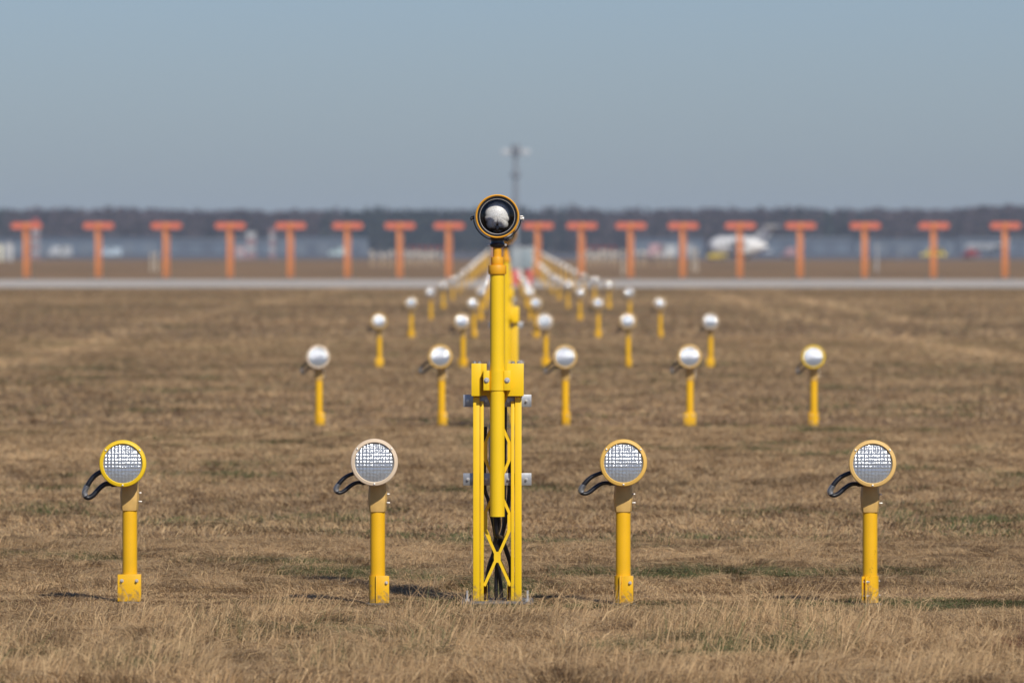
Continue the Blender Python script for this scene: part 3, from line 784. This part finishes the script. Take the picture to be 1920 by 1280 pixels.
# ------------------------------------------------------------------ localiser antennas
DT = 350.0
v = MB()
hwid, hh, dp = 0.79, 0.165, 0.18
ol = []
for cx, a0 in ((hwid - hh, -90), (-(hwid - hh), 90)):
    for i in range(9): ol.append((cx + hh * math.cos(R(a0 + 22.5 * i)), 2.78 + hh * math.sin(R(a0 + 22.5 * i))))
ANT_HEAD = v.prism(ol, -dp, dp).mesh('antenna_head', M['orange_head'])
v = MB(); v.box(-0.13, 0.13, -dp - 0.05, -dp + 0.0, 2.64, 2.92, 0.02); ANT_MOUNT = v.mesh('mount_plate', M['orange_post'])
v = MB(); v.box(-0.17, 0.01, -0.10, 0.10, 0.10, 2.62, 0.02); ANT_P1 = v.mesh('post', M['orange_post'])
v = MB(); v.box(0.06, 0.15, 0.20, 0.34, 0.10, 2.62, 0.02); ANT_P2 = v.mesh('post', M['orange_post'])
ANT_X = MB().box(-0.16, 0.14, 0.102, 0.198, 0, 0.08, 0.01).mesh('cross_brace', M['orange_post'])
v = MB(); v.box(-0.42, 0.42, -0.35, 0.55, 0.0, 0.10, 0.02); ANT_F = v.mesh('concrete_footing', M['concrete'])
xs = [50, 185, 312, 432, 545, 652, 750, 842, 931, 1009, 1091, 1183, 1281, 1388, 1501, 1622, 1751, 1885]
names = ['first', 'second', 'third', 'fourth', 'fifth', 'sixth', 'seventh', 'eighth', 'ninth', 'tenth']
for i, x in enumerate(xs):
    if i < 9: lab = 'orange T-shaped antenna, %s from the left end of the antenna row' % names[i] if i < 8 else 'orange T-shaped antenna hidden behind the tall mast and its lamp'
    else: lab = 'orange T-shaped antenna, %s from the right end of the antenna row' % names[17 - i]
    t = thing('localiser_antenna', lab, 'antenna', (px(x, DT), DT, 0.02), 0, 'orange antennas in a row across the field')
    link('antenna_head', ANT_HEAD, t); link('mount_plate', ANT_MOUNT, t); link('post', ANT_P1, t); link('post', ANT_P2, t); [link('cross_brace', ANT_X, t, (0, 0, z)) for z in (0.7, 1.5, 2.3)]; link('concrete_footing', ANT_F, t)

# grey cabinet on a red stand between the lamp lines
t = thing('equipment_cabinet', 'pale grey cabinet on a red stand just right of the tall mast', 'cabinet', (px(979, 297), 297, 0.02))
v = MB(); v.box(-0.48, 0.48, -0.3, 0.3, 0.68, 1.62, 0.02); cb = v.build('cabinet_box', mat('pale_grey_paint', (0.30, 0.34, 0.355), 0.5, var=0.05), t)
v = MB(); v.box(-0.03, 0.44, -0.325, -0.302, 0.74, 1.56, 0.005); v.build('door', mat('grey_door_paint', (0.24, 0.29, 0.31), 0.5), t)
v = MB(); v.box(-0.52, 0.52, -0.34, 0.34, 1.62, 1.66, 0.01); v.build('roof', mat('grey_roof_paint', (0.45, 0.46, 0.46), 0.5), t)
v = MB()
v.box(-0.44, -0.10, -0.28, 0.28, 0.0, 0.68, 0.01); v.box(0.25, 0.44, -0.28, 0.28, 0.0, 0.68, 0.01); v.box(-0.10, 0.25, -0.05, 0.05, 0.45, 0.66, 0.01)
v.build('stand', mat('faded_red_paint', (0.62, 0.11, 0.10), 0.5), t)

# ------------------------------------------------------------------ far field odds and ends
M['white'] = mat('white_paint', (0.46, 0.47, 0.47), 0.5, var=0.03)
M['jetwhite'] = mat('jet_white_paint', (0.72, 0.72, 0.70), 0.4, var=0.03)
M['red'] = mat('red_paint', (0.34, 0.07, 0.07), 0.5)
M['pink'] = mat('faded_pink_paint', (0.42, 0.27, 0.27), 0.5)
M['greyp'] = mat('light_grey_paint', (0.30, 0.31, 0.32), 0.5)
M['dkgrey'] = mat('dark_grey_metal', (0.10, 0.105, 0.11), 0.6)
M['winglass'] = mat('dark_window', (0.03, 0.04, 0.05), 0.1)
M['tyre'] = mat('tyre_rubber', (0.02, 0.02, 0.02), 0.8)
M['roadyellow'] = mat('vehicle_yellow', (0.75, 0.55, 0.04), 0.4)
def wheel(parent, x, y, r=0.36, w=0.25):
    v = MB(); v.lathe([(r * 0.6, -w / 2), (r * 0.95, -w / 2), (r, -w / 3), (r, w / 3), (r * 0.95, w / 2), (r * 0.6, w / 2)], 'Y', (x, y, r), 20)
    wh = v.build('wheel', M['tyre'], parent)
    MB().lathe([(0, -w / 2 - 0.01), (r * 0.58, -w / 2), (r * 0.58, w / 2), (0, w / 2 + 0.01)], 'Y', (x, y, r), 14).build('rim', M['greyp'], wh)
def van(x, D, m, label, L=4.8, H=2.2, Wd=1.9, rz=0.0, name='van', boxy=True, glass=True):
    t = thing(name, label, 'van' if name == 'van' else 'vehicle', (px(x, D), D, 0.02), rz)
    hl = L / 2
    if boxy: prof = [(-hl, 0.35), (-hl, 1.0), (-hl + 0.15, 1.15), (-hl + 0.9, 1.3), (-hl + 1.5, H - 0.1), (-hl + 1.8, H), (hl - 0.08, H), (hl, H - 0.1), (hl, 0.35)]
    else: prof = [(-hl, 0.35), (-hl, 0.8), (-hl + 1.0, 0.95), (-hl + 1.7, H), (hl - 1.0, H), (hl - 0.3, 0.95), (hl, 0.9), (hl, 0.35)]
    MB().prism(prof, -Wd / 2, Wd / 2).build('body', m, t, ang=25)
    if glass:
        w = [(-hl + 1.2, 1.3), (-hl + 1.7, H - 0.2), (-hl + 2.4, H - 0.2), (-hl + 2.4, 1.3)] if boxy else [(-hl + 1.3, 0.97), (-hl + 1.85, H - 0.1), (hl - 1.1, H - 0.1), (hl - 0.6, 0.97)]
        MB().prism(w, -Wd / 2 - 0.01, -Wd / 2 + 0.02).build('window', M['winglass'], t)
    for sx in (-1, 1):
        for sy in (-1, 1): wheel(t, sx * (hl - 0.9), sy * (Wd / 2 - 0.1))
    return t
van(112, 1250, M['white'], 'white van parked far off between the two leftmost antennas', rz=R(60), L=5.2)
van(205, 1350, mat('pale_blue_paint', (0.42, 0.5, 0.56), 0.4), 'pale blue van far off just right of the second antenna', rz=R(35), L=4.4, H=1.9)
van(636, 1500, mat('pale_teal_paint', (0.42, 0.52, 0.52), 0.4), 'pale teal van far off behind the sixth antenna from the left', L=4.6, H=2.0)
van(1245, 1200, M['white'], 'white van far off left of the parked white jet', L=4.4, H=2.4)
van(1228, 1180, M['pink'], 'pinkish boxy vehicle far off beside the white van', L=3.0, H=2.6, rz=R(70))
van(1345, 1000, M['roadyellow'], 'small yellow service car in front of the white jet', L=2.6, H=1.0, name='service_car', boxy=False, rz=R(65))
van(1750, 1250, M['roadyellow'], 'yellow airfield vehicle behind the second antenna from the right', L=4.6, H=1.8, name='service_car', boxy=False)
van(1820, 1200, M['red'], 'red vehicle far off between the two rightmost antennas', L=2.6, H=1.7, name='service_car', boxy=False, rz=R(40))
van(1484, 1150, M['pink'], 'faded pink vehicle half behind the fourth antenna from the right', L=3.2, H=1.9, name='service_car', boxy=False, rz=R(50))

def jet(x, D, label, m, L=13.0, rz=0.0, cz=2.25, r=1.25, fin=2.4):
    t = thing('parked_jet', label, 'aircraft', (px(x, D), D, 0.02), rz)
    prof = [(0.02, -L / 2), (r * 0.5, -L / 2 + 0.3), (r * 0.85, -L / 2 + 1.0), (r, -L / 2 + 2.0), (r, L / 2 - 3.2), (r * 0.75, L / 2 - 2.0), (r * 0.35, L / 2 - 0.8), (0.1, L / 2)]
    v = MB(); v.lathe(prof, 'X', (0, 0, cz), 28); f = v.build('fuselage', m, t)
    v = MB()
    for i in range(5): v.box(-L / 2 + 3.0 + i * 0.9, -L / 2 + 3.4 + i * 0.9, -r - 0.0, -r + 0.12, cz + 0.3, cz + 0.65, 0.0)
    v.build('window', M['winglass'], t)
    for s in (-1, 1):
        v = MB()
        zw = cz - r * 0.8; vs = [(-0.5, s * 0.8, zw), (2.0, s * 0.8, zw), (3.2, s * 6.5, zw + 0.4), (2.3, s * 6.5, zw + 0.4)]
        v.add(vs + [(a, b_, c + 0.18) for a, b_, c in vs], [(0, 1, 2, 3), (7, 6, 5, 4), (0, 4, 5, 1), (1, 5, 6, 2), (2, 6, 7, 3), (3, 7, 4, 0)]); v.build('wing', m, t)
        MB().lathe([(0.3, L / 2 - 5.2), (0.5, L / 2 - 4.9), (0.5, L / 2 - 3.4), (0.3, L / 2 - 2.8)], 'X', (0, s * (r + 0.45), cz + 0.5), 16).build('engine', M['greyp'], t)
    z0 = cz + r * 0.5
    MB().prism([(L / 2 - 3.2, z0), (L / 2 - 0.6, z0 - 0.2), (L / 2 + 1.3, z0 + fin), (L / 2 - 0.1, z0 + fin)], -0.12, 0.12).build('tail_fin', m, t)
    v = MB(); v.box(L / 2 + 0.0, L / 2 + 1.4, -2.0, 2.0, z0 + fin - 0.05, z0 + fin + 0.12, 0.03); v.build('tailplane', m, t)
    for gx, gy in ((-L / 2 + 2.2, 0), (1.0, -1.2), (1.0, 1.2)):
        v = MB(); v.tube([(gx, gy, cz - r * 0.5), (gx, gy, 0.3)], 0.09, 8); v.lathe([(0.3, -0.12), (0.32, 0), (0.3, 0.12)], 'Y', (gx, gy, 0.32), 16); v.build('landing_gear', M['tyre'], t)
    return t
jet(1384, 1060, 'white jet parked far off behind the fifth antenna from the right', M['jetwhite'], L=10.0, rz=R(-24), r=1.55, cz=2.05, fin=2.4)
t = jet(1850, 1900, 'grey jet far off low between the two rightmost antennas', M['greyp'], L=14, rz=R(20), r=1.0)

def banded_mast(x, D, H, w, label, top='red', bands=7, name='banded_mast'):
    t = thing(name, label, 'mast', (px(x, D), D, 0.0))
    for i in range(bands):
        z0, z1 = H * i / bands, H * (i + 1) / bands
        v = MB()
        for sx in (-1, 1):
            for sy in (-1, 1): v.box(sx * w / 2 - 0.06, sx * w / 2 + 0.06, sy * w / 2 - 0.06, sy * w / 2 + 0.06, z0, z1)
        for s in (-1, 1):
            v.tube([(-w / 2, s * w / 2, z0), (w / 2, s * w / 2, z1)], 0.05, 5); v.tube([(w / 2, s * w / 2, z0), (-w / 2, s * w / 2, z1)], 0.05, 5)
            v.tube([(s * w / 2, -w / 2, z0), (s * w / 2, w / 2, z1)], 0.05, 5)
        v.box(-w / 2, w / 2, -0.02, 0.02, z0 + 0.1, z1 - 0.1)
        v.build('mast_section', M['white'] if i % 2 else M['pink'], t)
    if top:
        MB().box(-w * 0.5, w * 0.5, -0.4, 0.4, H, H + 1.0, 0.1).build('lamp_box', M[top], t)
    return t
banded_mast(67, 1100, 5.6, 1.0, 'red and white banded mast with red top behind the leftmost antenna')
banded_mast(471, 1150, 4.6, 1.3, 'pale banded mast between the fourth and fifth antennas from the left', top=None, bands=4)
banded_mast(511, 1200, 5.4, 0.8, 'thin grey-pink mast just left of the fifth antenna from the left', top=None, bands=5)

def kiosk(x, D, w, h, m, label):
    t = thing('equipment_hut', label, 'hut', (px(x, D), D, 0.0))
    MB().box(-w / 2, w / 2, -0.8, 0.8, 0, h, 0.03).build('wall', m, t)
    MB().prism([(-w / 2 - 0.1, h), (w / 2 + 0.1, h), (0, h + 0.5)], -0.9, 0.9).build('roof', M['greyp'], t)
    MB().box(-w * 0.25, w * 0.15, -0.84, -0.8, 0.1, h * 0.8, 0.01).build('door', M['greyp'], t)
    return t
kiosk(17, 930, 1.1, 2.3, M['white'], 'narrow white hut at the left edge of the far field')
kiosk(-2, 900, 0.9, 2.2, mat('cream_paint', (0.7, 0.68, 0.5), 0.5), 'cream hut cut by the left edge of the picture')
kiosk(450, 1120, 1.5, 2.0, M['pink'], 'pinkish hut touching the fourth antenna from the left')
kiosk(1293, 1300, 1.6, 2.4, M['greyp'], 'pale grey hut far off just right of the seventh antenna from the right')

def thin_post(x, D, H, m, label, group=None):
    t = thing('marker_post', label, 'post', (px(x, D), D, 0.0), 0, group)
    MB().lathe([(0.07, 0), (0.05, H)], n=10).build('pole', m, t)
    MB().lathe([(0.05, H), (0.11, H + 0.05), (0.11, H + 0.16), (0.03, H + 0.22)], n=10).build('cap', m, t)
M['tanpost'] = mat('weathered_tan_post', (0.55, 0.48, 0.38), 0.6)
thin_post(284, 480, 1.1, M['tanpost'], 'left one of two pale posts beside the third antenna')
thin_post(293, 480, 1.2, M['tanpost'], 'right one of two pale posts beside the third antenna')
thin_post(1644, 480, 1.75, M['white'], 'white post just right of the third antenna from the right')
thin_post(1686, 900, 1.4, M['greyp'], 'faint grey post midway between the two antennas near the right end')
thin_post(1299, 500, 1.3, M['tanpost'], 'left pale post beside the sixth antenna from the right')
thin_post(1306, 470, 1.4, M['tanpost'], 'right pale post beside the sixth antenna from the right')
thin_post(1168, 420, 1.35, M['tanpost'], 'pale post just left of the eighth antenna from the right')

# low red end lights across the runway head
for side, x0 in (('left', 770), ('right', 1085)):
    for i in range(7):
        t = thing('end_light', 'low red light far off in the %s bar at the runway end' % side, 'light', (px(x0 + i * 11, 900), 900, 0), 0, 'red runway end lights %s' % side)
        MB().lathe([(0.12, 0), (0.08, 1.6)], n=8).build('post', M['tanpost'], t) if i == 0 else link('post', EP, t)
        if i == 0: EP = t.children[0].data; EH = MB().lathe([(0.1, 1.6), (0.22, 1.65), (0.22, 1.9), (0.1, 2.0)], n=12).mesh('lamp_head', M['red'])
        link('lamp_head', EH, t)

# tall slim floodlight mast above the trees
DM = 2000.0
t = thing('floodlight_mast', 'tall slim grey mast rising above the trees behind the flasher lamp', 'mast', (px(967, DM), DM, 0))
Hm = pz(274, DM)
M['towergrey'] = mat('grey_steel_tower', (0.20, 0.21, 0.22), 0.6)
MB().lathe([(0.95, 0), (0.55, Hm - 2)], n=16).build('pole', M['towergrey'], t)
MB().lathe([(1.1, Hm - 3), (1.35, Hm - 2.6), (1.35, Hm), (0.9, Hm + 0.5)], n=12).build('top_drum', M['towergrey'], t)
MB().lathe([(1.0, pz(333, DM)), (1.45, pz(331, DM)), (1.45, pz(324, DM)), (1.0, pz(322, DM))], n=12).build('platform', M['towergrey'], t)
for s in (-1, 1):
    v = MB(); v.box(min(s * 1.4, s * 4.2), max(s * 1.4, s * 4.2), -0.4, 0.4, pz(290, DM), pz(280, DM), 0.1)
    v.build('floodlight_panel', M['white'], t)

# low blocks added to stand in for the blue-grey haze band
bx = [(60, 300, 2230, 4.8), (302, 520, 2250, 4.4), (522, 690, 2200, 4.6), (1185, 1320, 2250, 4.6), (1430, 1600, 2210, 4.8), (1604, 1790, 2260, 4.2), (-80, 56, 2240, 4.5), (1794, 1990, 2290, 4.7)]
mb_ = [mat('blue_grey_cladding', (0.10, 0.13, 0.17), 0.6, var=0.1, vscale=0.2), mat('slate_cladding', (0.075, 0.095, 0.13), 0.6, var=0.1, vscale=0.2), mat('light_cladding', (0.12, 0.145, 0.175), 0.6, var=0.1, vscale=0.2)]
lab = ['blue-grey low building beneath the trees behind the second antenna', 'low slate building beneath the trees behind the fourth antenna', 'low pale building beneath the trees behind the sixth antenna',
       'low blue-grey building behind the white van left of the jet', 'low dark blue building right of the white jet', 'low pale building left of the second antenna from the right', 'low building at the left edge beneath the trees', 'low building at the right edge beneath the trees']
for i, (x0, x1, D, h) in enumerate(bx):
    w = (x1 - x0) * D / FPX
    t = thing('hangar', lab[i], 'building', (px((x0 + x1) / 2, D), D, 0))
    MB().box(-w / 2, w / 2, 0, 14, 0, h).build('wall', mb_[i % 3], t)
    MB().prism([(-w / 2 - 0.4, h), (w / 2 + 0.4, h), (w / 2 - 1, h + 0.9), (-w / 2 + 1, h + 0.9)], -0.4, 14.4).build('roof', mb_[(i + 1) % 3], t)
    nd = max(2, int(w / 7))
    for j in range(nd):
        xx = -w / 2 + w * (j + 0.5) / nd
        MB().box(xx - 1.8, xx + 1.8, -0.08, -0.01, 0.1, h * 0.75).build('door', mb_[(i + 2) % 3], t)

# ------------------------------------------------------------------ far forest: one mass
def forest():
    NT = 4200; r = np.random.default_rng(3)
    tx = (r.random(NT) * 2 - 1) * 330; ty = 2480 + r.random(NT) ** 0.8 * 220
    th = 13.4 + 3.0 * pnoise(tx, ty, 0.02, 40) + 1.2 * pnoise(tx, ty, 0.15, 41) + r.normal(0, 0.6, NT)
    th += np.where(tx > 178, 1.5, 0)
    spruce = (pnoise(tx, ty * 0.3, 0.025, 44) + 0.25 * r.random(NT)) > 0.66
    Vs = []; Cs = []
    for leaf in range(70):
        a = r.random(NT) * 2 * np.pi; tt = r.random(NT)
        zz = 0.12 + 0.88 * tt
        rad = np.where(spruce, 2.0 * (1.02 - zz), 2.6 * np.sqrt(np.clip(1 - (2 * zz - 1.12) ** 2, 0.03, 1))) * np.sqrt(r.random(NT))
        c = np.stack([tx + rad * np.cos(a), ty + rad * np.sin(a), zz * th], 1)
        s = (0.45 + 0.65 * r.random(NT))[:, None]
        d1 = r.normal(0, 1, (NT, 3)); d1 /= np.linalg.norm(d1, axis=1)[:, None]
        d2 = r.normal(0, 1, (NT, 3)); d2 /= np.linalg.norm(d2, axis=1)[:, None]
        Vs.append(np.stack([c - d1 * s, c + d2 * s, c + d1 * s, c - d2 * s], 1))
        base = np.where(spruce[:, None], np.array([0.016, 0.026, 0.022]), np.array([0.060, 0.040, 0.044]))
        base = base * (0.6 + 0.8 * r.random(NT))[:, None] * (0.7 + 0.6 * pnoise(tx, ty, 0.04, 50))[:, None]
        Cs.append(base)
    # trunks as thin quads-prisms
    for s in range(2):
        w = 0.16; dx = np.array([w, 0, 0]) if s == 0 else np.array([0, w, 0])
        b0 = np.stack([tx, ty, np.zeros(NT)], 1); t0 = np.stack([tx, ty, th * 0.8], 1)
        Vs.append(np.stack([b0 - dx, b0 + dx, t0 + dx * 0.4, t0 - dx * 0.4], 1)); Cs.append(np.tile([0.10, 0.085, 0.075], (NT, 1)))
    V = np.concatenate(Vs); C = np.concatenate(Cs); N = len(V)
    me = bpy.data.meshes.new('forest'); me.vertices.add(N * 4); me.vertices.foreach_set('co', V.reshape(-1).astype(np.float32))
    me.loops.add(N * 4); me.loops.foreach_set('vertex_index', np.arange(N * 4, dtype=np.int32))
    me.polygons.add(N); me.polygons.foreach_set('loop_start', (np.arange(N) * 4).astype(np.int32)); me.update(calc_edges=True)
    ca = me.color_attributes.new('tone', 'FLOAT_COLOR', 'POINT'); cc = np.ones((N * 4, 4), np.float32); cc[:, :3] = np.repeat(C, 4, axis=0); ca.data.foreach_set('color', cc.reshape(-1))
    fm = bpy.data.materials.new('forest_foliage'); fm.use_nodes = True; n = fm.node_tree.nodes
    at = n.new('ShaderNodeAttribute'); at.attribute_name = 'tone'; fm.node_tree.links.new(at.outputs['Color'], n['Principled BSDF'].inputs['Base Color'])
    n['Principled BSDF'].inputs['Roughness'].default_value = 0.9
    me.materials.append(fm)
    tag(link('forest', me), 'dark far-off forest along the horizon', 'forest', kind='stuff')
forest()

# ------------------------------------------------------------------ haze
hm = bpy.data.materials.new('haze'); hm.use_nodes = True; n = hm.node_tree.nodes; n.remove(n['Principled BSDF'])
pv = n.new('ShaderNodeVolumePrincipled'); pv.inputs['Density'].default_value = 0.00010; pv.inputs['Color'].default_value = (0.70, 0.84, 1.0, 1)
pv.inputs['Anisotropy'].default_value = 0.0
hm.node_tree.links.new(pv.outputs[0], n['Material Output'].inputs['Volume'])
v = MB(); v.box(-6100, 6100, -260, 12100, -1.0, 40.0)
hz = v.build('haze', hm, smooth=False); tag(hz, kind='stuff'); hz['label'] = 'pale blue air haze over the whole airfield'; hz['category'] = 'haze'
